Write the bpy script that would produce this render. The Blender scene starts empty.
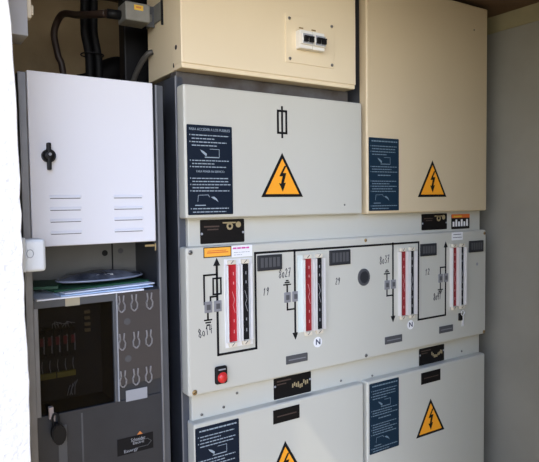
import bpy, bmesh, math, random
from mathutils import Vector, Matrix
random.seed(4)
SC = bpy.context.scene
COL = SC.collection
R = math.radians

# ------------------------------------------------------------------ materials
def mat(name, col, rough=.5, metal=0., noise=0., nscale=8., bump=0., bscale=60., col2=None, spec=.5):
    m = bpy.data.materials.new(name); m.use_nodes = True
    nt = m.node_tree; b = nt.nodes['Principled BSDF']
    b.inputs['Roughness'].default_value = rough; b.inputs['Metallic'].default_value = metal
    b.inputs['Specular IOR Level'].default_value = spec
    tc = nt.nodes.new('ShaderNodeTexCoord')
    c = (*col, 1)
    if noise > 0 or col2:
        n = nt.nodes.new('ShaderNodeTexNoise'); n.inputs['Scale'].default_value = nscale; n.inputs['Detail'].default_value = 6
        nt.links.new(tc.outputs['Object'], n.inputs['Vector'])
        r = nt.nodes.new('ShaderNodeValToRGB')
        c2 = col2 if col2 else tuple(x * (1 - noise) for x in col)
        r.color_ramp.elements[0].position = .3; r.color_ramp.elements[1].position = .65
        r.color_ramp.elements[0].color = (*c2, 1); r.color_ramp.elements[1].color = c
        nt.links.new(n.outputs['Fac'], r.inputs['Fac']); nt.links.new(r.outputs['Color'], b.inputs['Base Color'])
    else:
        b.inputs['Base Color'].default_value = c
    if bump > 0:
        n = nt.nodes.new('ShaderNodeTexNoise'); n.inputs['Scale'].default_value = bscale; n.inputs['Detail'].default_value = 5
        nt.links.new(tc.outputs['Object'], n.inputs['Vector'])
        bp = nt.nodes.new('ShaderNodeBump'); bp.inputs['Strength'].default_value = bump; bp.inputs['Distance'].default_value = .004
        nt.links.new(n.outputs['Fac'], bp.inputs['Height']); nt.links.new(bp.outputs['Normal'], b.inputs['Normal'])
    return m

def glass(name, tint, refl=.12):
    m = bpy.data.materials.new(name); m.use_nodes = True; nt = m.node_tree
    for n in list(nt.nodes): nt.nodes.remove(n)
    o = nt.nodes.new('ShaderNodeOutputMaterial'); mx = nt.nodes.new('ShaderNodeMixShader')
    t = nt.nodes.new('ShaderNodeBsdfTransparent'); t.inputs['Color'].default_value = (*tint, 1)
    g = nt.nodes.new('ShaderNodeBsdfGlossy'); g.inputs['Roughness'].default_value = .03
    f = nt.nodes.new('ShaderNodeFresnel'); f.inputs['IOR'].default_value = 1.22
    nt.links.new(f.outputs[0], mx.inputs[0]); nt.links.new(t.outputs[0], mx.inputs[1]); nt.links.new(g.outputs[0], mx.inputs[2])
    nt.links.new(mx.outputs[0], o.inputs[0])
    return m

M = dict(
    plaster=mat('white_plaster', (.82, .82, .80), .9, noise=.06, nscale=14, bump=.6, bscale=90),
    concrete=mat('cast_concrete', (.50, .47, .43), .9, noise=.12, nscale=5, bump=.3, bscale=40),
    side_concrete=mat('grey_concrete', (.30, .288, .24), .9, noise=.14, nscale=4, bump=.3, bscale=45),
    beam=mat('ochre_concrete', (.34, .30, .17), .9, noise=.2, nscale=7, bump=.3, bscale=40),
    tanwall=mat('tan_wall', (.48, .36, .21), .95, noise=.25, nscale=5, bump=.3, bscale=40),
    ceil=mat('brown_board', (.16, .10, .06), .85, noise=.3, nscale=6, bump=.2, bscale=30),
    floor=mat('floor_concrete', (.33, .30, .27), .9, noise=.2, nscale=5),
    earth=mat('dry_earth', (.56, .39, .17), .95, noise=.25, nscale=3, bump=.4, bscale=20),
    paint=mat('off_white_paint', (.535, .525, .455), .42, noise=.03, nscale=3, bump=.04, bscale=300),
    cream=mat('cream_paint', (.78, .66, .45), .42, noise=.04, nscale=4, bump=.04, bscale=300),
    creamtall=mat('beige_paint', (.64, .525, .34), .45, noise=.04, nscale=4, bump=.04, bscale=300),
    white=mat('white_paint', (.72, .72, .75), .38, bump=.03, bscale=300),
    zinc=mat('galvanised_steel', (.25, .255, .27), .5, .55, noise=.18, nscale=16),
    zincd=mat('dull_grey_steel', (.098, .104, .115), .5, .35, noise=.2, nscale=12),
    zincb=mat('blue_grey_steel', (.085, .095, .115), .5, .4, noise=.2, nscale=12),
    sheet=mat('dark_sheet_steel', (.038, .041, .048), .45, .3, noise=.2, nscale=9),
    black=mat('black_plastic', (.006, .006, .007), .5, spec=.25),
    rubber=mat('black_rubber', (.004, .004, .005), .6, spec=.2),
    ink=mat('black_ink', (.006, .006, .007), .6, spec=.2),
    inkgrey=mat('pen_ink', (.02, .02, .035), .6, spec=.2),
    inkblue=mat('blue_black_ink', (.02, .03, .09), .5),
    navy=mat('navy_plate', (.004, .010, .022), .5, spec=.22),
    slate=mat('slate_blue_plate', (.007, .022, .040), .55, spec=.25),
    print_=mat('pale_print', (.30, .36, .41), .5),
    printdim=mat('dim_print', (.16, .22, .26), .5),
    plate=mat('black_plate', (.007, .006, .006), .4, spec=.25),
    tan_=mat('gold_print', (.45, .36, .20), .4, .3),
    brownp=mat('brown_print', (.07, .045, .035), .5),
    orange=mat('warning_orange', (.90, .36, .02), .45),
    ostick=mat('orange_sticker', (.88, .42, .05), .5),
    oline=mat('orange_line', (.70, .16, .03), .5),
    red=mat('red_strip', (.40, .010, .018), .5, spec=.3),
    redlens=mat('red_lens', (.60, .03, .03), .25),
    rail=mat('white_rail', (.70, .69, .67), .35),
    clearrail=mat('pale_green_plastic', (.62, .68, .64), .3),
    grey=mat('grey_plastic', (.22, .22, .23), .5),
    greyd=mat('dark_grey_plate', (.075, .076, .08), .5),
    greyv=mat('charcoal_plate', (.022, .023, .027), .45),
    label=mat('white_label', (.80, .80, .80), .5),
    labelg=mat('grey_white_label', (.31, .32, .34), .5),
    magenta=mat('magenta_print', (.55, .06, .30), .5),
    screw=mat('grey_screw', (.22, .21, .19), .4, .6),
    rust=mat('brass_screw', (.33, .22, .09), .5, .5),
    switch=mat('grey_white_plastic', (.66, .68, .68), .4),
    box=mat('pale_grey_box', (.42, .43, .47), .45),
    ivory=mat('ivory_plastic', (.66, .60, .48), .5),
    jbox=mat('grey_cast_box', (.22, .22, .20), .5, noise=.15, nscale=30),
    yellow=mat('yellow_label', (.70, .45, .05), .5),
    tape=mat('beige_tape', (.40, .36, .26), .6),
    brk=mat('breaker_white', (.78, .76, .70), .4),
    brown=mat('brown_conduit', (.035, .021, .016), .5),
    hose=mat('grey_hose', (.06, .056, .05), .55),
    paper=mat('white_paper', (.80, .83, .90), .7),
    paperb=mat('bluish_paper', (.52, .66, .84), .7),
    green=mat('green_card', (.010, .075, .032), .5),
    pouch=mat('dark_pouch', (.13, .14, .17), .18, nscale=22, col2=(.010, .013, .022), bump=1., bscale=40),
    pouchrim=mat('clear_rim', (.32, .35, .44), .2),
    clip=mat('pale_clip', (.24, .23, .23), .5),
    clipback=mat('brown_grey_panel', (.050, .044, .043), .4),
    dark=mat('dark_interior', (.022, .021, .020), .6),
    ystrip=mat('yellow_strip', (.42, .34, .05), .5),
    redwire=mat('red_plug', (.30, .03, .03), .5),
    wire=mat('white_wire', (.45, .45, .43), .5),
    brass=mat('brass', (.45, .35, .18), .4, .7),
    chrome=mat('bright_metal', (.9, .9, .9), .35, .3),
    pink=mat('pink_grey_tag', (.40, .33, .30), .5),
    orangeink=mat('orange_print', (.55, .20, .05), .5),
    darkred=mat('dark_red_strip', (.26, .014, .018), .5, spec=.3), railw=mat('dull_white_rail', (.62, .60, .57), .4),  # darker red and duller white for every slot after the first
    railsteel=mat('dusty_brown_steel', (.11, .105, .10), .6, .2, nscale=18, col2=(.06, .045, .035)),
    markr=mat('pale_red_mark', (.55, .28, .28), .5), markk=mat('grey_mark', (.30, .30, .31), .5), shadeleafpaint=mat('dull_green_shade_leaf_paint', (.13, .15, .10), .5, noise=.1),
    backsteel=mat('worn_back_steel', (.17, .168, .155), .55, .3, noise=.2, nscale=10),
    glass=glass('tinted_glass', (.55, .55, .57)),
    clearplastic=glass('clear_plastic', (.93, .93, .90)),
)

# ------------------------------------------------------------------ mesh helpers
class B:
    """collects shapes in world coordinates, each with a material"""
    def __init__(s): s.bm = bmesh.new(); s.mats = []
    def mi(s, m):
        m = M[m]
        if m not in s.mats: s.mats.append(m)
        return s.mats.index(m)
    def merge(s, other, m):
        k = s.mi(m); mp = {}
        for v in other.verts: mp[v] = s.bm.verts.new(v.co)
        for f in other.faces:
            try:
                g = s.bm.faces.new([mp[v] for v in f.verts]); g.material_index = k; g.smooth = f.smooth
            except ValueError: pass
        other.free(); return s
    def box(s, x0, x1, y0, y1, z0, z1, m, bev=0., seg=2, mtx=None):
        t = bmesh.new(); bmesh.ops.create_cube(t, size=1)
        for v in t.verts:
            v.co = Vector(((x0 + x1) / 2 + v.co.x * (x1 - x0), (y0 + y1) / 2 + v.co.y * (y1 - y0), (z0 + z1) / 2 + v.co.z * (z1 - z0)))
        if bev > 0:
            bmesh.ops.bevel(t, geom=t.edges[:], offset=bev, segments=seg, profile=.6, affect='EDGES')
        if mtx is not None: bmesh.ops.transform(t, matrix=mtx, verts=t.verts)
        return s.merge(t, m)
    def poly(s, pts, y, th, m):
        """flat shape in the x-z plane, front at y, going th back"""
        t = bmesh.new()
        a = [t.verts.new((p[0], y, p[1])) for p in pts]; b = [t.verts.new((p[0], y + th, p[1])) for p in pts]
        t.faces.new(a); t.faces.new(b[::-1]); n = len(pts)
        for i in range(n): t.faces.new((a[i], b[i], b[(i + 1) % n], a[(i + 1) % n]))
        bmesh.ops.recalc_face_normals(t, faces=t.faces)
        return s.merge(t, m)
    def rect(s, x0, x1, z0, z1, y, th, m): return s.poly([(x0, z0), (x1, z0), (x1, z1), (x0, z1)], y, th, m)
    def rrect(s, x0, x1, z0, z1, r, y, th, m):
        pts = []
        for cx, cz, a0 in ((x1 - r, z1 - r, 0), (x0 + r, z1 - r, 90), (x0 + r, z0 + r, 180), (x1 - r, z0 + r, 270)):
            for k in range(5): a = R(a0 + k * 22.5); pts.append((cx + r * math.cos(a), cz + r * math.sin(a)))
        return s.poly(pts, y, th, m)
    def disc(s, x, z, r, y, th, m, n=20, rz=None):
        rz = rz or r
        return s.poly([(x + r * math.cos(2 * math.pi * k / n), z + rz * math.sin(2 * math.pi * k / n)) for k in range(n)], y, th, m)
    def dome(s, x, y, z, r, h, m, axis=(0, -1, 0)):
        t = bmesh.new(); bmesh.ops.create_uvsphere(t, u_segments=14, v_segments=8, radius=1)
        q = Vector((0, 0, 1)).rotation_difference(Vector(axis)).to_matrix().to_4x4()
        for v in t.verts: v.co = Vector((v.co.x * r, v.co.y * r, max(v.co.z, -.05) * h))
        for f in t.faces: f.smooth = True
        bmesh.ops.transform(t, matrix=Matrix.Translation((x, y, z)) @ q, verts=t.verts)
        return s.merge(t, m)
    def stroke(s, pts, w, y, th, m):
        for (ax, az), (bx, bz) in zip(pts[:-1], pts[1:]):
            d = Vector((bx - ax, bz - az)); L = d.length
            if L < 1e-6: continue
            d /= L; n = Vector((-d.y, d.x)) * w / 2; e = d * w * .5
            s.poly([(ax - e.x - n.x, az - e.y - n.y), (bx + e.x - n.x, bz + e.y - n.y), (bx + e.x + n.x, bz + e.y + n.y), (ax - e.x + n.x, az - e.y + n.y)], y, th, m)
        return s
    def tube(s, pts, r, m, n=12, smooth=6):
        P = [Vector(p) for p in pts]
        if smooth and len(P) > 2:
            Q = [P[0] * 2 - P[1]] + P + [P[-1] * 2 - P[-2]]; out = []
            for i in range(1, len(Q) - 2):
                for k in range(smooth):
                    u = k / smooth; a, b, c, d = Q[i - 1], Q[i], Q[i + 1], Q[i + 2]
                    out.append(.5 * ((2 * b) + (c - a) * u + (2 * a - 5 * b + 4 * c - d) * u * u + (3 * b - a - 3 * c + d) * u ** 3))
            P = out + [P[-1]]
        t = bmesh.new(); rings = []; up = Vector((.31, .17, .93)).normalized(); prev = None
        for i, p in enumerate(P):
            d = (P[min(i + 1, len(P) - 1)] - P[max(i - 1, 0)]).normalized()
            if prev is None:
                x = d.cross(up if abs(d.dot(up)) < .95 else Vector((1, 0, 0))).normalized()
            else: x = (prev - d * prev.dot(d)).normalized()
            prev = x; yv = d.cross(x)
            rings.append([t.verts.new(p + (x * math.cos(2 * math.pi * k / n) + yv * math.sin(2 * math.pi * k / n)) * r) for k in range(n)])
        for a, b in zip(rings[:-1], rings[1:]):
            for k in range(n):
                f = t.faces.new((a[k], a[(k + 1) % n], b[(k + 1) % n], b[k])); f.smooth = True
        t.faces.new(rings[0][::-1]); t.faces.new(rings[-1])
        bmesh.ops.recalc_face_normals(t, faces=t.faces)
        return s.merge(t, m)
    def text(s, body, x, z, size, y, m, align='CENTER', width=None, th=.0004, slant=0., rot=0.):
        c = bpy.data.curves.new('t', 'FONT'); c.body = body; c.size = size; c.align_x = align; c.align_y = 'CENTER'; c.shear = slant; c.resolution_u = 3
        o = bpy.data.objects.new('t', c); COL.objects.link(o); bpy.context.view_layer.update()
        dg = bpy.context.evaluated_depsgraph_get(); me = bpy.data.meshes.new_from_object(o.evaluated_get(dg))
        bpy.data.objects.remove(o); bpy.data.curves.remove(c)
        t = bmesh.new(); t.from_mesh(me); bpy.data.meshes.remove(me)
        xs = [v.co.x for v in t.verts]; k = 1.
        if width: k = width / (max(xs) - min(xs))
        for v in t.verts:
            px, pz = v.co.x * k, v.co.y
            px, pz = px * math.cos(rot) - pz * math.sin(rot), px * math.sin(rot) + pz * math.cos(rot)
            v.co = Vector((x + px, y, z + pz))
        g = bmesh.ops.extrude_face_region(t, geom=t.faces[:])
        for v in [e for e in g['geom'] if isinstance(e, bmesh.types.BMVert)]: v.co.y += th
        bmesh.ops.recalc_face_normals(t, faces=t.faces)
        return s.merge(t, m)

def wloc(o):
    v = Vector(o.location)
    while o.parent: o = o.parent; v = v + Vector(o.location)
    return v

def obj(name, b, parent=None):
    me = bpy.data.meshes.new(name)
    lo = Vector([min(v.co[i] for v in b.bm.verts) for i in range(3)]); hi = Vector([max(v.co[i] for v in b.bm.verts) for i in range(3)])
    org = Vector(((lo.x + hi.x) / 2, (lo.y + hi.y) / 2, lo.z))
    for v in b.bm.verts: v.co -= org
    b.bm.to_mesh(me); b.bm.free()
    for m in b.mats: me.materials.append(m)
    o = bpy.data.objects.new(name, me); COL.objects.link(o)
    if parent:
        o.parent = parent; o.location = org - wloc(parent)
    else: o.location = org
    return o

def thing(name, label, cat, loc, group=None):
    o = bpy.data.objects.new(name, None); COL.objects.link(o); o.location = loc; o.empty_display_size = .05
    o['label'] = label; o['category'] = cat
    if group: o['group'] = group
    return o

def tag(o, label, cat, group=None):
    o['label'] = label; o['category'] = cat
    if group: o['group'] = group
    return o

def struct(name, b):
    o = obj(name, b); o['kind'] = 'structure'; return o

# ------------------------------------------------------------------ the place
FZ = -.10          # floor level
WX = 1.42          # right wall
CZ = 1.966         # ceiling
FY0, FY1 = -.16, -.06   # front wall of the kiosk
JX, JR = -.438, WX    # doorway jambs
LINT = 1.81

struct('ground', B().box(-14, 14, -16, FY0 - .005, FZ - .35, FZ - .12, 'earth'))
struct('floor', B().box(-.70, 1.56, FY0, .84, FZ - .12, FZ, 'floor'))
struct('ceiling', B().box(-.70, 1.56, FY0 - .50, .84, CZ, CZ + .12, 'ceil'))  # reaches out front as an unseen overhang, added to block high sky
struct('wall_back', B().box(-.70, 1.56, .70, .84, FZ, CZ, 'tanwall'))
struct('wall_right', B().box(WX, WX + .14, FY0, .70, FZ, CZ, 'side_concrete', .003))
struct('wall_left', B().box(-.58, -.440, FY1, .70, FZ, CZ, 'plaster'))
struct('trim_1', B().box(WX - .006, WX + .02, FY0 + .004, .70, CZ - .066, CZ, 'beam', .002))
# front wall: the left pier has a rough plastered edge
def pier():
    b = B(); t = bmesh.new(); nz = 60; rnd = random.Random(2)
    prof = []
    def edge(z):
        K = [(-1, .002), (.69, .001), (.82, .003), (1.18, -.001), (1.50, -.003), (1.64, -.011), (2.2, -.02)]
        for (a, p), (c, q) in zip(K[:-1], K[1:]):
            if z <= c: return p + (q - p) * (z - a) / (c - a)
        return -.02
    for i in range(nz + 1):
        z = FZ + (CZ - FZ) * i / nz
        prof.append((z, JX + edge(z) + rnd.uniform(-.0022, .0022) - (.003 if z < .9 and rnd.random() < .25 else 0)))
    rows = []
    for z, x in prof:
        rows.append([t.verts.new(p) for p in ((-.90, FY0, z), (x - .0015, FY0, z), (x, FY0 + .0015, z), (x, FY1, z), (-.90, FY1, z))])
    for a, c in zip(rows[:-1], rows[1:]):
        for k in range(5): t.faces.new((a[k], a[(k + 1) % 5], c[(k + 1) % 5], c[k]))
    t.faces.new(rows[0][::-1]); t.faces.new(rows[-1]); bmesh.ops.recalc_face_normals(t, faces=t.faces)
    return b.merge(t, 'plaster')
struct('wall_front_left', pier())
b = B(); mt = Matrix.Translation((JR + .012, FY0 - .014, 0)) @ Matrix.Rotation(R(-56), 4, 'Z')  # unseen half-open leaf, added to shade the right-hand panels
b.box(0, .036, -1.12, -.002, FZ + .01, CZ - .012, 'shadeleafpaint', .003, 2, mt)
for zz in (.15, .85, 1.5): b.box(-.010, .012, -.004, .010, zz, zz + .09, 'zincd', .003, 2, mt)
struct('added_shade_leaf', b)
# ------------------------------------------------------------------ shared small parts
def warning_sign(parent, cx, cz, y=0.):
    s = .15; h = .866 * s
    b = B().poly([(cx - s / 2, cz), (cx + s / 2, cz), (cx, cz + h)], y - .0010, .0010, 'ink')
    o = obj('warning_sign', b, parent); o['label'] = 'orange triangle warning sign with black border'
    k = .80; zc = cz + h / 3
    T = lambda px, pz: (cx + (px - cx) * k, zc + (pz - zc) * k)
    obj('sign_face', B().poly([T(cx - s / 2, cz), T(cx + s / 2, cz), T(cx, cz + h)], y - .0016, .0006, 'orange'), o)
    q = [(.006, .088), (-.010, .056), (.0, .056), (-.005, .034), (-.011, .036), (.0, .010), (.0095, .037), (.0035, .036), (.011, .066), (.001, .066), (.012, .088)]
    obj('lightning_bolt', B().poly([(cx + p[0] * 1.2, cz + .006 + p[1] * .98) for p in q], y - .0021, .0005, 'ink'), o)
    return o

def text_rows(b, x0, x1, z, n, dz, y, m, seed, h=.0027, bullet=True):
    rnd = random.Random(seed)
    for i in range(n):
        zz = z - i * dz; x = x0
        if bullet and i % 2 == 0: b.rect(x0 - .0065, x0 - .004, zz - h, zz + h * .2, y, .0004, m)
        end = x1 - (rnd.random() * (x1 - x0) * (.5 if i % 2 else .12))
        while x < end:
            w = rnd.uniform(.005, .014); b.rect(x, min(x + w, end), zz - h, zz, y, .0004, m); x += w + .0022

def instruction_plate(parent, x0, z1, style, w=.138, h=.242, y=0.):
    base = 'slate' if style == 1 else 'navy'; ink = 'printdim' if style == 1 else 'print_'
    b = B().rrect(x0, x0 + w, z1 - h, z1, .003, y - .0016, .0016, base)
    yy = y - .0020; t = b; xa, xb = x0 + .014, x0 + w - .007
    if style == 0:
        t.text('PARA ACCEDER A LOS FUSIBLES', x0 + w / 2, z1 - .012, .010, yy, ink, width=w - .014)
        t.text('PARA PONER EN SERVICIO', x0 + w / 2, z1 - .125, .0085, yy, ink, width=w * .62)
    else:
        text_rows(t, x0 + .012, xb, z1 - .009, 1, .01, yy, ink, 91, h=.004, bullet=False)
        text_rows(t, x0 + .04, xb - .03, z1 - .122, 1, .01, yy, ink, 92, h=.0035, bullet=False)
    text_rows(t, xa, xb, z1 - .026, 4, .0092, yy, ink, 3 + style)
    text_rows(t, xa, xb, z1 - .094, 3, .0085, yy, ink, 7 + style)
    text_rows(t, xa, xb, z1 - .142, 5, .0085, yy, ink, 11 + style)
    text_rows(t, xa, xb, z1 - .224, 2, .009, yy, ink, 17 + style)
    t.rect(x0 + w * .38, x0 + w * .70, z1 - .1215 + .034, z1 - .1215 + .0365, yy, .0004, ink)
    t.rect(x0 + w * .15, x0 + w * .38, z1 - .2175, z1 - .2150, yy, .0004, ink)
    p = b; zc = z1 - .076; xc = x0 + w * .44
    p.stroke([(xc + .008, zc + .012), (xc + .036, zc + .012), (xc + .036, zc - .008)], .0013, yy, .0004, ink)
    p.poly([(xc - .022, zc + .010), (xc - .012, zc + .006), (xc - .002, zc - .001), (xc - .004, zc - .008), (xc - .010, zc - .003), (xc - .018, zc + .004)], yy, .0004, ink)
    zc = z1 - .198
    p.stroke([(xc - .032, zc - .008), (xc - .030, zc + .009), (xc + .0, zc + .010), (xc + .004, zc + .004)], .0013, yy, .0004, ink)
    p.poly([(xc + .008, zc + .004), (xc + .018, zc + .005), (xc + .026, zc - .001), (xc + .031, zc - .010), (xc + .024, zc - .005), (xc + .014, zc + .0)], yy, .0004, ink)
    o = obj('instruction_plate', b, parent)
    o['label'] = 'dark navy plate with pale printed lines' if style != 1 else 'slate blue plate with faint printed lines'
    return o

def screw(parent, x, z, y, r=.006, m='screw', h=.003, axis='y'):
    b = B().disc(x, z, r, y - h * .5, h * .5, m, 14); b.dome(x, y - h * .5, z, r * .92, h * .7, m)
    b.stroke([(x - r * .55, z - r * .2), (x + r * .55, z + r * .2)], r * .22, y - h * 1.28, .0006, 'ink')
    return obj('screw', b, parent)

DIG = {'8': [[(.5, .55), (.15, .75), (.5, 1), (.82, .76), (.5, .55), (.12, .25), (.5, 0), (.85, .25), (.5, .55)]],
       '0': [[(.5, .6), (.18, .45), (.2, .12), (.5, 0), (.78, .2), (.75, .5), (.5, .6)]],
       '1': [[(.3, .72), (.55, .95), (.45, 0)]], '2': [[(.2, .8), (.5, 1), (.78, .78), (.2, .05), (.85, .05)]],
       '3': [[(.2, .92), (.6, 1), (.75, .78), (.4, .55), (.8, .32), (.55, .02), (.15, .1)]],
       '4': [[(.35, 1), (.15, .45), (.8, .5)], [(.75, .95), (.55, 0)]],
       '7': [[(.15, .95), (.82, 1), (.4, 0)], [(.3, .5), (.75, .55)]],
       '9': [[(.75, .75), (.45, .55), (.2, .78), (.5, 1), (.78, .85), (.7, .4), (.55, 0)]]}
def handwriting(parent, txt, x, z, h, w, rot=0., m='inkgrey', lw=.0017):
    b = B(); ca, sa = math.cos(rot), math.sin(rot)
    for i, ch in enumerate(txt):
        for st in DIG[ch]:
            P = []
            for px, pz in st:
                qx = (i + px * .86) * w + pz * h * .12; qz = pz * h; P.append((x + qx * ca - qz * sa, z + qx * sa + qz * ca))
            b.stroke(P, lw, -.0007, .0007, m)
    o = obj('handwritten_number', b, parent); return o

# ------------------------------------------------------------------ main switchgear
sg = thing('switchgear_cabinet', 'wide off-white medium voltage switchgear with four operating slots and orange triangle warnings', 'electrical cabinet', (.64, .30, FZ))
XR = 1.278
b = B()
b.box(.012, XR - .004, .058, .30, FZ + .04, 1.545, 'zincd', .004)
b.box(.660, XR - .003, .040, .30, 1.545, 1.945, 'zincd', .003)
b.box(.02, XR - .01, .08, .29, FZ, FZ + .04, 'black')
obj('body', b, sg)
b = B().box(.0, .022, .046, .125, FZ + .002, 1.572, 'zincb', .0025).box(-.0028, .001, .0455, .0500, FZ + .002, 1.572, 'zinc', .0006); obj('corner_post', b, sg)['label'] = 'dark blue grey steel corner post'  # pale zinc strip stands in for the lit edge along the post's corner
b = B().box(.001, .612, .046, .085, 1.546, 1.5845, 'railsteel', .002).box(.02, .60, .085, .24, 1.546, 1.5845, 'zincd'); obj('frame_rail', b, sg)['label'] = 'dark dusty steel rail under the upper box'
# recessed white bands between the covers
for z0, z1 in ((1.095, 1.205), (.608, .712)):
    b = B().box(.020, XR, .030, .060, z0, z1, 'paint', .003); obj('band', b, sg)
YB = .030
# covers
def cover(name, x0, x1, z0, z1, m='paint', th=.045, bev=.007):
    return obj(name, B().box(x0, x1, .0, th, z0, z1, m, bev, 3), sg)
cUL = cover('cover', 0, .632, 1.185, 1.543); cUL['label'] = 'upper left cover with fuse symbol'
cUR = cover('cover', .653, XR + .001, 1.183, 1.951, 'creamtall', .038); cUR['label'] = 'tall beige cover on the right'
cM = cover('control_panel', -.002, XR, .70, 1.108, 'paint', .045, .008); cM['label'] = 'control panel with line diagram'
cLL = cover('cover', .0116, .633, FZ + .06, .622); cLL['label'] = 'lower left cover'
cLR = cover('cover', .649, XR - .004, FZ + .06, .622); cLR['label'] = 'lower right cover'

instruction_plate(sg, .0066, 1.437, 0); instruction_plate(sg, .660, 1.435, 1)
instruction_plate(sg, .0143, .610, 2)
instruction_plate(sg, .6587, .613, 1)
warning_sign(sg, .3146, 1.2416); warning_sign(sg, .968, 1.2376); warning_sign(sg, .960, .3735); warning_sign(sg, .3135, .3735)
# fuse symbol
b = B(); b.stroke([(.316, 1.505), (.316, 1.418)], .0066, -.0008, .0008, 'ink')
b.stroke([(.301, 1.494), (.331, 1.494), (.331, 1.430), (.301, 1.430), (.301, 1.494)], .0066, -.0010, .0010, 'ink')
obj('fuse_symbol', b, sg)
# screws
for x, z, m, r in ((.011, 1.094, 'screw', .0065), (.0155, .711, 'rust', .0075), (.645, 1.097, 'rust', .0058), (.645, .713, 'screw', .0058), (1.266, 1.095, 'rust', .006), (1.266, .709, 'rust', .0065)):
    screw(sg, x, z, 0, r, m)
for x, z in ((.664, 1.88), (1.197, 1.861), (.555, 1.215)):
    screw(sg, x, z, 0, .0032, 'screw', .002)
for x, z in ((.120, .640), (.56, .636), (.70, .628), (1.17, .640), (.165, .672), (.05, .633)):
    screw(sg, x, z, YB, .004, 'screw', .003)

# ---- line diagram on the control panel
LW = .0066; YL = -.0009
d = B()
def ln(*p, w=LW): d.stroke(list(p), w, YL, .0009, 'ink')
def arrow(x, z, up): d.poly([(x, z), (x - .011, z - (.022 if up else -.022)), (x + .011, z - (.022 if up else -.022))], YL - .0001, .001, 'ink')
V1, V2, V3, V4 = .090, .356, .770, 1.040; BUS = 1.0805
ln((V1, 1.06), (V1, .803), (.2155, .803), (.2155, BUS), (.897, BUS - .002), (.895, .802), (1.0395, .802), (1.0405, 1.055)); arrow(V1, 1.075, True)
ln((V2, BUS), (V2, .826)); arrow(V2, .808, False); ln((V3, BUS), (V3, .826)); arrow(V3, .809, False); arrow(1.0405, 1.074, True)
# fuse on the first line and the earth branches
w2 = .0050
ln((.078, 1.018), (.102, 1.018), (.102, .974), (.078, .974), (.078, 1.018), w=w2)
ln((V1, 1.029), (.050, 1.029), (.050, .95), w=w2); ln((V1, .968), (.069, .968), (.069, .955), w=w2)
ln((.060, .93), (.060, .906), w=w2); ln((.050, .905), (.071, .905), w=w2 * .8); ln((.054, .898), (.067, .898), w=w2 * .8); ln((.0575, .891), (.0635, .891), w=w2 * .8)
for V, up in ((V2, 1), (V3, 1)):
    c = V - .0285
    ln((c, .979), (c, .955), w=w2); ln((c - .012, .979), (c + .012, .979), w=w2 * .8); ln((c - .007, .9855), (c + .007, .9855), w=w2 * .8); ln((c - .003, .991), (c + .003, .991), w=w2 * .8)
    ln((c, .925), (c, .903), (V, .903), w=w2)
c = V4 - .0285
ln((V4, .980), (c, .980), (c, .955), w=w2); ln((c, .925), (c, .899), w=w2); ln((c - .012, .899), (c + .012, .899), w=w2 * .8); ln((c - .007, .893), (c + .007, .893), w=w2 * .8); ln((c - .003, .887), (c + .003, .887), w=w2 * .8)
obj('line_diagram', d, sg)
for V in (V1, V2, V3, V4):
    for dx in (-.0285, .001):
        x = V + dx
        b = B().box(x - .0115, x + .0115, -.003, .001, .925, .956, 'grey', .0012)
        b.rect(x - .006, x + .006, .933, .948, -.0034, .0006, 'greyd')
        obj('position_indicator', b, sg)
# ---- operating slots
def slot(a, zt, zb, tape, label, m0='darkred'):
    """two open channels between white rails; a: left edge"""
    r0, r1, k0, k1 = a + .005, a + .036, a + .051, a + .077
    e = k1 + .007; D = -.0148
    b = B().box(a - tape - .001, e + .006, -.0012, .001, zb - .016, zt + .016, 'rail' if m0 == 'red' else 'paint', .0005)
    o = obj('operating_slot', b, sg); o['label'] = label
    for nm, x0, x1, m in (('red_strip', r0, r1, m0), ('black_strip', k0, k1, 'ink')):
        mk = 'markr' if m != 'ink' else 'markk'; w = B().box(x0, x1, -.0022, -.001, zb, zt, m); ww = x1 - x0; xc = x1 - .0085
        for f, hh in ((.88, .011), (.76, .010), (.27, .010), (.13, .012)):
            z = zb + (zt - zb) * f; w.rect(xc - .0012, xc + .0014, z - hh * .4, z + hh * .4, -.0026, .0006, mk)
        zc = zb + (zt - zb) * .52
        w.stroke([(xc - .004, zc + .028), (xc + .003, zc + .004), (xc - .003, zc - .010), (xc + .004, zc - .032)], .0014, -.0026, .0006, mk)
        obj(nm, w, o)
    if tape: obj('clear_tape', B().box(a - tape, a + .001, -.0065, -.001, zb, zt + .012, 'clearrail', .001), o)
    for x0, x1 in ((a, r0), (r1, r1 + .0065), (r1 + .0085, k0), (k1, e)):
        obj('guide_rail', B().box(x0, x1, D, -.001, zb, zt, 'rail' if m0 == 'red' else 'railw', .0012), o)
    for zz in (zt + .007, zb - .007):
        for xc in ((r0 + r1) / 2, (k0 + k1) / 2):
            obj('end_clip', B().box(xc - .012, xc + .012, -.010, -.001, zz - .006, zz + .006, 'ivory', .0015).stroke([(xc - .004, zz - .003), (xc + .003, zz + .004)], .0018, -.0106, .0008, 'greyd'), o)
slot(.114, 1.053, .834, 0, 'operating slot at the far left inside the black line loop', 'red')
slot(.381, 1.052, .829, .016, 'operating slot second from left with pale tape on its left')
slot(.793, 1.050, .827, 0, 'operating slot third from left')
slot(1.062, 1.049, .830, 0, 'operating slot at the far right')
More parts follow.
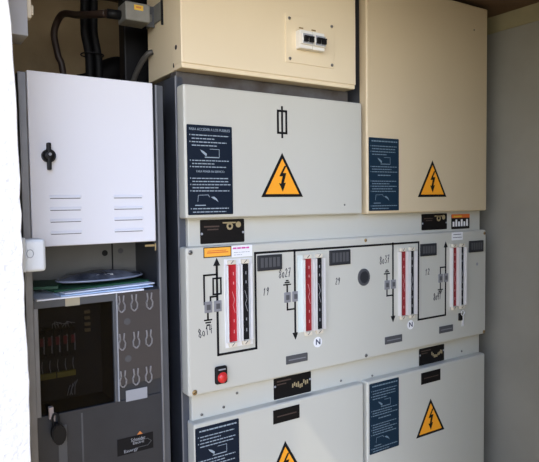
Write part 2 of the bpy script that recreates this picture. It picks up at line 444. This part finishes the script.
# ---- counters
for x0, x1, z0, z1 in ((.222, .307, 1.027, 1.073), (.490, .575, 1.024, 1.072), (.904, .986, 1.027, 1.071), (1.171, 1.254, 1.025, 1.069)):
    b = B().box(x0, x1, -.006, .001, z0, z1, 'greyv', .002); n = 5; s = (x1 - x0 - .014) / n
    for k in range(n): b.rect(x0 + .007 + k * s + .002, x0 + .007 + (k + 1) * s - .002, z0 + .010, z1 - .008, -.0064, .0006, 'greyd')
    obj('counter', b, sg)
for x0, x1 in ((.320, .400), (.731, .812), (1.005, 1.080)):
    obj('blank_plate', B().box(x0, x1, -.003, .001, .737, .762, 'greyd', .001).rect(x0 + .008, x1 - .008, .7475, .7505, -.0034, .0005, 'grey'), sg)
# round boss
o = obj('round_cap', B().disc(.635, .976, .0255, -.004, .005, 'greyd', 28, .0285), sg)
obj('cap_pattern', B().disc(.635, .976, .018, -.0048, .001, 'greyv', 24, .020), o)
# N discs
for x, z in ((.442, .788), (.856, .789)):
    o = obj('letter_disc', B().disc(x, z, .0165, -.0008, .0008, 'label', 24), sg)
    obj('letter', B().text('N', x, z, .026, -.0014, 'inkblue').text('N', x + .0012, z, .026, -.0014, 'inkblue'), o)
# stickers
obj('orange_sticker', B().rect(.050, .137, 1.0765, 1.1055, -.0006, .0006, 'ink').rect(.0525, .1345, 1.079, 1.103, -.0010, .0005, 'ostick').rect(.060, .127, 1.0885, 1.0915, -.0014, .0005, 'oline').rect(.062, .12, 1.094, 1.096, -.0014, .0005, 'oline'), sg)
b = B().rect(.1385, .206, 1.073, 1.1055, -.0008, .0008, 'label'); text_rows(b, .142, .200, 1.1005, 1, .01, -.0012, 'magenta', 5, h=.0045, bullet=False); text_rows(b, .145, .198, 1.087, 2, .007, -.0012, 'labelg', 8, h=.0015, bullet=False); obj('white_sticker', b, sg)
obj('white_sticker', B().rect(1.074, 1.136, 1.076, 1.105, -.0008, .0008, 'label').rect(1.083, 1.126, 1.096, 1.0985, -.0012, .0005, 'greyd').rect(1.080, 1.130, 1.085, 1.087, -.0012, .0005, 'greyd'), sg)
# red push indicator
b = B().box(.076, .114, -.012, .001, .722, .772, 'black', .008, 4)
o = obj('trip_indicator', b, sg)
obj('red_lens', B().dome(.096, -.0115, .741, .0135, .008, 'redlens').poly([(.096 + .015 * math.cos(k * math.pi / 12), .741 + .015 * math.sin(k * math.pi / 12)) for k in range(24)], -.0130, .002, 'redlens'), o)
obj('indicator_text', B().rect(.084, .106, .762, .7655, -.0126, .0008, 'labelg'), o)
# handwriting
handwriting(sg, '8014', .031, .858, .024, .0115, R(14))
handwriting(sg, '8027', .297, 1.000, .026, .0112, R(4))
handwriting(sg, '8037', .708, 1.012, .026, .0118, R(6))
handwriting(sg, '8041', .974, .862, .026, .0105, R(4))
handwriting(sg, '19', .240, .955, .022, .011, 0); handwriting(sg, '29', .514, .962, .021, .010, 0)
handwriting(sg, '12', .930, .958, .022, .013, R(4))
obj('pen_mark', B().disc(1.222, .978, .006, -.0006, .0006, 'labelg'), sg)
# nameplates on the recessed bands
def nameplate(x0, x1, z0, z1, kind):
    b = B().rrect(x0, x1, z0, z1, .003, YB - .0015, .0020, 'plate')
    w, h = x1 - x0, z1 - z0; y = YB - .0022
    if kind == 0:
        b.rect(x0 + .012, x0 + w * .42, z0 + h * .68, z0 + h * .74, y, .0008, 'brownp').rect(x0 + .022, x0 + w * .40, z0 + h * .56, z0 + h * .61, y, .0008, 'brownp')
        b.disc(x0 + w * .66, z0 + h * .70, .0105, y, .0008, 'tan_'); b.disc(x0 + w * .66, z0 + h * .70, .005, y - .0006, .0008, 'plate')
        b.disc(x0 + w * .86, z0 + h * .76, .0085, y, .0008, 'tan_').rect(x0 + w * .5, x0 + w * .8, z0 + h * .82, z0 + h * .88, y, .0008, 'tan_')
        for px in (.03, .97): b.disc(x0 + w * px, z0 + h * .42, .0035, y, .0008, 'labelg')
    elif kind == 1:
        rnd = random.Random(int(x0 * 100))
        for k in range(9):
            xx = x0 + w * (.48 + .05 * k); zz = z0 + h * (.28 + .22 * rnd.random()); b.rect(xx, xx + .0045, zz, zz + h * rnd.uniform(.14, .26), y, .0008, 'tan_')
        b.rect(x0 + w * .08, x0 + w * .45, z0 + h * .80, z0 + h * .86, y, .0008, 'brownp').rect(x0 + w * .08, x0 + w * .32, z0 + h * .66, z0 + h * .71, y, .0008, 'brownp')
        for px in (.03, .97): b.disc(x0 + w * px, z0 + h * .62, .0035, y, .0008, 'labelg')
    else:
        b.rect(x0, x1, z1 - h * .25, z1, y, .0008, 'oline')
        for k in range(6): b.rect(x0 + w * (.06 + .15 * k), x0 + w * (.15 + .15 * k), z0 + h * .18, z0 + h * (.5 + .15 * (k % 2)), y, .0008, 'label')
        b.rect(x0 + w * .1, x0 + w * .55, z0 + h * .8, z0 + h * .9, y - .0004, .0008, 'yellow')
    obj('nameplate', b, sg)
nameplate(.056, .198, 1.113, 1.180, 0); nameplate(.945, 1.082, 1.117, 1.176, 0); nameplate(1.108, 1.213, 1.115, 1.171, 2)
nameplate(.294, .436, .625, .690, 1); nameplate(.932, 1.068, .622, .684, 1)
for x0, x1 in ((.271, .368), (.910, 1.012)):
    obj('viewing_window', B().box(x0, x1, -.0015, .001, .564, .606, 'plate', .0006).rect(x0 + .014, x1 - .012, .583, .586, -.0020, .0007, 'brownp'), sg)

# a small key hanging from the last slot
t = thing('key', 'bright metal key hanging below the rightmost operating slot', 'key', (1.128, -.004, .748))
obj('key_blade', B().box(1.1285, 1.1395, -.005, -.0025, .748, .795, 'chrome', .001), t)
obj('key_head', B().box(1.111, 1.1275, -.0085, -.0005, .772, .800, 'black', .002), t)
obj('key_ring', B().tube([(1.126 + .009 * math.cos(a * math.pi / 6), -.0105 + .001 * (a % 2), .801 + .010 * math.sin(a * math.pi / 6)) for a in range(13)], .0012, 'chrome', 8, 2), t)

# ------------------------------------------------------------------ low voltage box on top
lv = thing('low_voltage_box', 'cream metal box with two small breakers, sitting on the left of the switchgear', 'electrical cabinet', (.30, .12, 1.585))
obj('body', B().box(.0, .604, .055, .240, 1.5852, 1.935, 'cream', .003), lv)
obj('door', B().box(-.003, .607, .0, .060, 1.598, 1.935, 'cream', .004, 3).box(-.002, .606, .004, .058, 1.5855, 1.602, 'cream', .003), lv)
b = B(); b.tube([(-.0035, .034, 1.644), (-.0006, .034, 1.644)], .0065, 'black', 14, 0)
obj('hole', b, lv)
obj('hole', B().box(-.0036, .0, .050, .054, 1.594, 1.605, 'black'), lv)
o = obj('mounting_plate', B().box(.331, .516, -.003, .001, 1.639, 1.779, 'cream', .0015), lv)
for x, z in ((.344, 1.767), (.505, 1.767), (.345, 1.650), (.505, 1.649)): screw(o, x, z, -.003, .0048, 'screw', .003)
for k, x0 in enumerate((.367, .414)):
    x1 = x0 + .0455
    o = obj('circuit_breaker', B().box(x0, x1, -.024, -.002, 1.680, 1.733, 'brk', .002).box(x0 + .001, x1 - .001, -.032, -.020, 1.691, 1.722, 'brk', .002), lv)
    obj('breaker_face', B().rect(x0 + .006, x1 - .003, 1.711, 1.721, -.0328, .0010, 'labelg').rect(x0 + .006, x1 - .003, 1.6925, 1.700, -.0328, .0010, 'labelg'), o)
    for q in (.010, .030):
        obj('lever', B().box(x0 + q - .002, x0 + q + .012, -.040, -.031, 1.697, 1.713, 'black', .0015), o)
    obj('lever_bar', B().box(x0 + .006, x1 - .004, -.042, -.037, 1.7090, 1.7135, 'black', .001), o)
    obj('brown_tag', B().rect(x0 + .012, x0 + .028, 1.7425, 1.7465, -.0036, .0010, 'rust'), lv)

# ------------------------------------------------------------------ remote control cabinet on the left
tc = thing('control_cabinet', 'narrow grey steel cabinet with white louvred door, beside the switchgear', 'electrical cabinet', (-.23, .15, FZ))
X0, X1 = -.408, -.058
b = B()
b.box(X0, X0 + .003, .002, .30, FZ, 1.528, 'sheet'); b.box(X1 - .003, X1, .012, .30, FZ, 1.528, 'sheet')
b.box(X0 + .003, X1 - .003, .290, .30, FZ, 1.528, 'sheet'); b.box(X0 + .003, X1 - .003, .03, .29, 1.515, 1.528, 'sheet')
obj('housing', b, tc)
b = B().box(X0, X0 + .018, .0, .012, FZ, 1.530, 'zinc', .002); b.box(X0 + .0005, X0 + .004, -.004, .002, FZ, 1.49, 'zinc', .0008)
obj('left_post', b, tc)
b = B().box(X1 - .0215, X1, .0, .014, FZ, 1.531, 'zincd', .002); b.box(X1 - .0225, X1 - .0180, -.004, .002, FZ, 1.531, 'zinc', .0008)
obj('right_post', b, tc)
obj('inner_lip', B().box(-.0865, X1 - .0215, .010, .014, 1.11, 1.525, 'sheet').box(-.0845, -.0805, .008, .011, 1.18, 1.43, 'black'), tc)
# top compartment behind the door
obj('compartment', B().box(X0 + .003, X1 - .003, .016, .288, 1.134, 1.512, 'sheet'), tc)
o = obj('upper_door', B().box(-.389, -.087, -.003, .015, 1.130, 1.534, 'white', .003, 3), tc); o['label'] = 'white door with black latch and two louvre rows'
b = B().disc(-.348, 1.341, .0155, -.0135, .011, 'black', 24).dome(-.348, -.0135, 1.341, .0135, .006, 'black')
b.box(-.3525, -.3435, -.019, -.004, 1.308, 1.371, 'black', .003); b.disc(-.347, 1.344, .0035, -.0205, .002, 'labelg', 12)
obj('latch', b, o)
for xa, xb in ((-.348, -.276), (-.196, -.122)):
    for z in (1.244, 1.216, 1.1885, 1.160):
        t = bmesh.new()
        # pressed louvre: a shallow hood open below
        pr = [(-.003, .006), (-.0062, .002), (-.0068, -.0008), (-.003, -.0008)]
        va = [t.verts.new((xa, y, z + q)) for y, q in pr]; vb = [t.verts.new((xb, y, z + q)) for y, q in pr]
        for k in range(4): t.faces.new((va[k], va[(k + 1) % 4], vb[(k + 1) % 4], vb[k]))
        t.faces.new(va); t.faces.new(vb[::-1]); bmesh.ops.recalc_face_normals(t, faces=t.faces)
        q = B().merge(t, 'white'); q.rect(xa + .001, xb - .001, z - .0026, z - .0008, -.0033, .0004, 'greyd')
        obj('louvre', q, o)
# open shelf below it
b = B().box(X0 + .003, X1 - .003, .220, .226, 1.005, 1.134, 'backsteel')
o = obj('recess_back', b, tc)
obj('hole', B().disc(-.152, 1.088, .0085, .2190, .002, 'black', 18), o); obj('hole', B().disc(-.106, 1.092, .008, .2190, .002, 'greyd', 18), o); obj('seam', B().rect(-.1325, -.1285, 1.006, 1.125, .2190, .002, 'black'), o)
obj('rail_clip', B().box(-.112, -.082, .010, .014, 1.116, 1.121, 'brass').box(-.086, -.083, .008, .012, 1.105, 1.124, 'brass'), tc)
# lower unit
b = B()
b.box(X0 + .003, X1 - .003, .016, .288, .985, 1.004, 'zincd', .001)
b.box(X0 + .018, X1 - .0215, .0, .016, .986, 1.005, 'zincd', .001)
b.box(-.3905, -.381, .0, .016, .729, .986, 'zinc', .001); b.box(-.204, -.195, .0, .016, .729, .986, 'zincd', .001)
b.box(-.3905, X1 - .0215, .0, .016, FZ + .01, .7295, 'sheet', .001)
b.box(-.195, X1 - .0215, .004, .016, .7295, .77, 'sheet', .0005)
o = obj('lower_door', b, tc)
obj('tape', B().rect(-.319, -.285, .985, 1.0045, -.0006, .0006, 'tape'), o)
obj('label_strip', B().rect(-.177, -.120, .7245, .753, -.0006, .0006, 'labelg'), o)
obj('weld_ribs', B().box(-.345, -.325, -.0012, .001, FZ + .05, .70, 'zincd', .0005).box(-.29, -.286, -.0012, .001, FZ + .05, .72, 'zincd', .0005), o)
n = B().rect(-.203, -.107, .589, .632, -.001, .001, 'ink')
n.text('Schneider', -.148, .628 - .006, .013, -.0016, 'labelg', width=.038); n.text('Electric', -.147, .607 + .006, .010, -.0016, 'labelg', width=.030)
n.text('Easergy', -.168, .597, .011, -.0016, 'labelg', width=.036); n.stroke([(-.153, .6175), (-.122, .6175), (-.112, .609), (-.122, .600), (-.155, .600)], .0012, -.0016, .0006, 'greyd')
n.poly([(-.150, .633), (-.135, .633), (-.1425, .641)], -.001, .001, 'orangeink')
obj('nameplate', n, o)
# window cavity
c = obj('window_cavity', B().box(-.384, -.199, .110, .116, .726, .985, 'dark').box(-.386, -.382, .014, .116, .726, .985, 'dark').box(-.202, -.198, .014, .116, .726, .985, 'dark').box(-.386, -.198, .014, .116, .722, .727, 'dark'), tc)
b = B()
for k in range(5):
    x = -.371 + k * .0185
    b.box(x, x + .016, .062, .109, .850, .920, 'black', .002)
obj('breaker_row', b, c)
b = B()
for k in range(5):
    x = -.371 + k * .0185; b.box(x + .004, x + .012, .056, .063, .882, .902, 'redwire', .001)
    b.tube([(x + .008, .06, .845), (x + .006, .058, .83), (x + .009, .06, .812)], .0011, 'wire', 6, 3)
    b.rect(x + .012, x + .0145, .862, .905, .0605, .001, 'wire')
obj('red_plug_row', b, c)
obj('yellow_strip', B().box(-.376, -.285, .054, .064, .800, .814, 'ystrip', .001).box(-.333, -.331, .052, .055, .799, .815, 'black'), c)
b = B(); rnd = random.Random(9)
for k in range(6):
    x = -.335 + k * .008; b.tube([(x, .07, .922), (x + rnd.uniform(-.006, .006), .06, .932 + rnd.uniform(0, .008)), (x + .014, .066, .930)], .0011, 'wire', 6, 3)
for k in range(4):
    x = -.306 + k * .006; b.tube([(x, .06, .750), (x + rnd.uniform(-.006, .006), .055, .762 + rnd.uniform(0, .012)), (x + .008, .06, .775 + .004 * k)], .0012, 'wire', 6, 3)
obj('wiring', b, c)
b = B()
for k in range(4): b.box(-.246, -.232, .10, .109, .895 + k * .016, .903 + k * .016, 'brass', .001)
obj('terminal_row', b, c)
obj('window_pane', B().box(-.382, -.203, .006, .009, .728, .987, 'glass'), tc)
# clip panel
o = obj('clip_panel', B().box(-.195, X1 - .0215, -.002, .004, .770, 1.0045, 'clipback', .001), tc)
obj('panel_rim', B().box(-.1965, -.1935, -.004, .002, .730, 1.0045, 'labelg', .0006), o)
for zc, xs in ((.974, (-.183, -.150, -.109)), (.878, (-.184, -.147, -.113)), (.783, (-.184, -.150, -.116))):
    for k, x in enumerate(xs):
        b = B()
        for s in (-1, 1):
            P = [(x + s * .006, zc + .022), (x + s * .0045, zc + .008), (x + s * .0085, zc - .001), (x + s * .0075, zc - .012), (x + s * .0015, zc - .018)]
            b.stroke(P, .0030, -.0052, .0034, 'clip')
        obj('spring_clip', b, o)
obj('embossed_boss', B().disc(-.169, .930, .0085, -.0026, .001, 'greyd', 16).disc(-.169, .835, .0085, -.0026, .001, 'greyd', 16), o)
# hasp on the lower door; the padlock hanging from it is its own thing
obj('hasp', B().box(-.366, -.356, -.012, .001, .724, .752, 'pink', .001).box(-.360, -.352, -.009, .001, .716, .736, 'pink', .001), tc)
p = thing('padlock', 'black padlock hanging from the hasp of the grey lower door', 'padlock', (-.347, -.020, .660))
b = B(); t = bmesh.new()
pr = [(-.364, .700), (-.356, .713), (-.346, .714), (-.334, .702), (-.330, .686), (-.335, .668), (-.346, .660), (-.358, .668), (-.364, .684)]
a = [t.verts.new((x, -.026, z)) for x, z in pr]; c2 = [t.verts.new((x, -.006, z)) for x, z in pr]
t.faces.new(a); t.faces.new(c2[::-1])
for k in range(len(pr)): t.faces.new((a[k], c2[k], c2[(k + 1) % len(pr)], a[(k + 1) % len(pr)]))
bmesh.ops.recalc_face_normals(t, faces=t.faces); bmesh.ops.bevel(t, geom=t.edges[:], offset=.003, segments=2, affect='EDGES')
obj('lock_body', b.merge(t, 'black'), p)
obj('shackle', B().tube([(-.358, -.016, .708), (-.360, -.016, .728), (-.354, -.016, .738), (-.347, -.016, .730), (-.346, -.016, .710)], .0028, 'black', 8, 4), p)

# ------------------------------------------------------------------ papers on the open shelf
def sheet(name, cx, cy, z, w, d, th, rot, m, label, cat, group=None, curl=0.):
    t = bmesh.new(); nx = 12
    va = []
    for lay in (0, 1):
        rows = []
        for i in range(nx + 1):
            u = i / nx - .5; zz = z + lay * th + curl * (u + .5) ** 2
            rows.append([t.verts.new((u * w, s * d / 2, zz)) for s in (-1, 1)])
        va.append(rows)
    lo, hi = va
    for i in range(nx):
        t.faces.new((hi[i][0], hi[i + 1][0], hi[i + 1][1], hi[i][1])); t.faces.new((lo[i][1], lo[i + 1][1], lo[i + 1][0], lo[i][0]))
        for k in (0, 1): t.faces.new((lo[i][k], lo[i + 1][k], hi[i + 1][k], hi[i][k]))
    for i in (0, nx): t.faces.new((lo[i][0], lo[i][1], hi[i][1], hi[i][0]))
    bmesh.ops.recalc_face_normals(t, faces=t.faces)
    bmesh.ops.transform(t, matrix=Matrix.Translation((cx, cy, 0)) @ Matrix.Rotation(rot, 4, 'Z'), verts=t.verts)
    return tag(obj(name, B().merge(t, m)), label, cat, group)
sheet('paper_booklet', -.257, .066, 1.0056, .262, .150, .0035, R(2), 'paper', 'white paper booklet lying lowest on the cabinet shelf, its front edge foremost', 'papers', 'papers on the cabinet shelf')
sheet('paper_booklet', -.215, .084, 1.0090, .240, .150, .0028, R(5), 'paperb', 'pale blue paper booklet second from the bottom of the shelf pile', 'papers', 'papers on the cabinet shelf')
sheet('paper_booklet', -.205, .100, 1.0121, .245, .140, .0030, R(9), 'paper', 'white paper booklet under the green folder on the cabinet shelf, turned furthest right', 'papers', 'papers on the cabinet shelf')
sheet('folder', -.218, .128, 1.0154, .262, .140, .0045, R(10), 'green', 'dark green folder spread over the white papers below the dark pouch', 'folder', 'green folders on the cabinet shelf')
sheet('folder', -.338, .135, 1.0202, .085, .13, .0070, R(-20), 'green', 'thick green folder at the left end of the paper pile', 'folder', 'green folders on the cabinet shelf')
# clear pouch
t = bmesh.new(); bmesh.ops.create_uvsphere(t, u_segments=32, v_segments=12, radius=1)
for v in t.verts:
    v.co = Vector((v.co.x * .118, v.co.y * .064, v.co.z * (.021 + .003 * math.sin(9 * v.co.x + 5 * v.co.y) if v.co.z > 0 else .006)))
for f in t.faces: f.smooth = True
bmesh.ops.transform(t, matrix=Matrix.Translation((-.190, .140, 1.0275)) @ Matrix.Rotation(R(8), 4, 'Z'), verts=t.verts)
p = tag(obj('plastic_pouch', B().merge(t, 'pouch')), 'dark glossy plastic pouch lying on top of the green folder', 'pouch')
rim = B(); rim.tube([(-.190 + .119 * math.cos(a) * math.cos(R(8)) - .065 * math.sin(a) * math.sin(R(8)), .140 + .119 * math.cos(a) * math.sin(R(8)) + .065 * math.sin(a) * math.cos(R(8)), 1.0300) for a in [k * math.pi / 16 for k in range(33)]], .0024, 'pouchrim', 8, 2)
obj('pouch_rim', rim, p)
b = B()
for k in range(7):
    x = -.215 + k * .006; b.box(x, x + .008, .092 + .004 * (k % 3), .098 + .004 * (k % 3), 1.0390, 1.0435, 'wire', .001)
obj('pouch_contents', b, p)

# ------------------------------------------------------------------ things near the left jamb
o = thing('wall_switch', 'rounded grey-white switch box on the edge of the left doorway jamb', 'switch', (JX, -.10, 1.085))
obj('back_plate', B().box(JX - .002, JX + .010, -.134, -.074, 1.088, 1.160, 'switch', .002), o)
obj('housing', B().box(JX + .008, JX + .0515, -.130, -.078, 1.087, 1.156, 'switch', .010, 4), o)
obj('round_knockout', B().tube([(-.4190 + .0068 * math.cos(k * math.pi / 8), -.1308, 1.126 + .0085 * math.sin(k * math.pi / 8)) for k in range(17)], .0008, 'labelg', 6, 0), o)
o = thing('wall_box', 'pale grey box fixed high on the left, above the white louvred door', 'box', (-.42, -.0, 1.600))
obj('box_body', B().box(-.4405, -.390, -.04, .042, 1.600, 1.80, 'box', .002), o)
obj('terminal', B().box(-.391, -.380, -.034, -.010, 1.642, 1.72, 'ivory', .003).box(-.381, -.375, -.030, -.014, 1.650, 1.672, 'ivory', .002), o)

# ------------------------------------------------------------------ cables and conduit behind the cabinets
def cable(pts, r, m, label, name='cable', cat='cable', group=None): return tag(obj(name, B().tube(pts, r, m, 14, 6)), label, cat, group)
BD = 'black cables hanging in a bundle'
for x, yy, w in ((-.139, .40, 'leftmost'), (-.125, .425, 'middle'), (-.111, .40, 'rightmost')):
    cable([(x + .006, yy, CZ - .002), (x + .003, yy, 1.86), (x, yy, 1.76), (x + .009, yy, 1.70), (x + .012, yy, 1.62), (x + .004, yy, 1.2), (x + .004, yy, FZ + .004)], .0125, 'rubber',
          'thick black cable hanging behind the white door, %s of the bundle' % w, group=BD)
o = obj('cable_tie', B().tube([(-.115 + .034 * math.cos(k * math.pi / 10), .409 + .034 * math.sin(k * math.pi / 10), 1.690) for k in range(21)], .0022, 'black', 8, 0))
tag(o, 'black cable tie around the bundle of thick black cables', 'cable tie')
# brown conduit arching left out of the junction box
cable([(-.135, .200, 1.757), (-.16, .25, 1.763), (-.172, .36, 1.790), (-.190, .46, 1.815), (-.205, .50, 1.77), (-.196, .50, 1.70), (-.180, .50, 1.62), (-.170, .50, 1.2), (-.170, .50, FZ + .004)], .0105, 'brown',
      'brown flexible conduit arching down from the grey junction box', 'conduit', 'conduit')
j = thing('junction_box', 'grey cast junction box with yellow label on the side of the cream box', 'junction box', (-.06, .19, 1.73))
obj('box_body', B().box(-.098, -.026, .150, .215, 1.734, 1.785, 'jbox', .005, 3), j)
obj('yellow_label', B().rect(-.073, -.047, 1.764, 1.778, .1492, .001, 'yellow').rect(-.068, -.053, 1.769, 1.774, .1488, .001, 'orangeink'), j)
obj('conduit_fitting', B().tube([(-.096, .195, 1.757), (-.134, .200, 1.757)], .013, 'black', 14, 0), j)
obj('bushing', B().tube([(-.026, .185, 1.757), (-.012, .185, 1.757)], .014, 'jbox', 14, 0), j)
obj('mounting_bracket', B().box(-.005, .0, .122, .235, 1.742, 1.792, 'jbox', .001).box(-.030, -.003, .176, .181, 1.732, 1.79, 'zincd', .001).box(-.006, .001, .120, .124, 1.726, 1.794, 'black'), j)
cable([(-.001, .200, 1.668), (-.014, .206, 1.662), (-.027, .235, 1.635), (-.036, .28, 1.585), (-.045, .314, 1.50), (-.048, .316, 1.3), (-.048, .316, FZ + .004)], .008, 'hose', 'grey hose running down beside the cream box, below the junction box', 'hose', 'hose')
tag(obj('cable_duct', B().box(-.034, .046, .345, .395, FZ, CZ, 'black', .004)), 'dark vertical cable duct behind the cream box', 'cable duct')
# black sleeve bulging behind the cabinet
tag(obj('cable_sleeve', B().tube([(-.10, .56, FZ + .05), (-.085, .56, 1.50), (-.055, .56, 1.62), (-.01, .56, 1.675), (.05, .56, 1.67), (.09, .56, 1.50), (.10, .56, FZ + .05)], .048, 'rubber', 16, 6)), 'black cable sleeve bulging up behind the white door', 'cable')

# ------------------------------------------------------------------ light
w = bpy.data.worlds.new('sky'); SC.world = w; w.use_nodes = True
nt = w.node_tree; bg = nt.nodes['Background']
tcn = nt.nodes.new('ShaderNodeTexCoord'); sp = nt.nodes.new('ShaderNodeSeparateXYZ'); rp = nt.nodes.new('ShaderNodeValToRGB')
nt.links.new(tcn.outputs['Generated'], sp.inputs[0]); nt.links.new(sp.outputs['Z'], rp.inputs['Fac']); nt.links.new(rp.outputs['Color'], bg.inputs['Color'])
rp.color_ramp.elements[0].position = 0; rp.color_ramp.elements[0].color = (.95, .935, .90, 1)
rp.color_ramp.elements[1].position = .55; rp.color_ramp.elements[1].color = (.20, .36, .78, 1)
# bright patch added low in the sky, front left, to light left-facing sides
dp = nt.nodes.new('ShaderNodeVectorMath'); dp.operation = 'DOT_PRODUCT'; dp.inputs[1].default_value = Vector((-.60, -.79, .10)).normalized()
nt.links.new(tcn.outputs['Generated'], dp.inputs[0])
mr = nt.nodes.new('ShaderNodeMapRange'); mr.inputs[1].default_value = .58; mr.inputs[2].default_value = 1.0; mr.inputs[3].default_value = .28; mr.inputs[4].default_value = 9.0; mr.interpolation_type = 'SMOOTHERSTEP'
nt.links.new(dp.outputs['Value'], mr.inputs[0]); nt.links.new(mr.outputs[0], bg.inputs['Strength'])
s = bpy.data.lights.new('sun', 'SUN'); s.energy = 4.2; s.angle = R(.6); s.color = (1, .93, .80)
so = bpy.data.objects.new('sun', s); COL.objects.link(so)
dirv = Vector((.60, .12, -.78)).normalized()      # travelling direction, grazing the front wall
so.rotation_euler = dirv.to_track_quat('-Z', 'Y').to_euler(); so.location = (4, -3, 6)

# ------------------------------------------------------------------ camera
cd = bpy.data.cameras.new('camera'); co = bpy.data.objects.new('camera', cd); COL.objects.link(co); SC.camera = co
cd.sensor_fit = 'HORIZONTAL'; cd.sensor_width = 36; cd.lens = 577.72 * 36 / 539; cd.clip_start = .02
yaw, pit, rol = -.5827, -.0509, -.0130
fw = Vector((-math.sin(yaw) * math.cos(pit), math.cos(yaw) * math.cos(pit), math.sin(pit)))
r = fw.cross(Vector((0, 0, 1))).normalized(); u = r.cross(fw)
r2 = r * math.cos(rol) + u * math.sin(rol); u2 = -r * math.sin(rol) + u * math.cos(rol)
mw = Matrix((( r2.x, u2.x, -fw.x, -.663), (r2.y, u2.y, -fw.y, -1.4108), (r2.z, u2.z, -fw.z, 1.2285), (0, 0, 0, 1)))
co.matrix_world = mw

SC.view_settings.view_transform = 'Standard'; SC.view_settings.look = 'None'; SC.view_settings.gamma = 1
SC.view_settings.use_curve_mapping = False; SC.view_settings.exposure = -.24
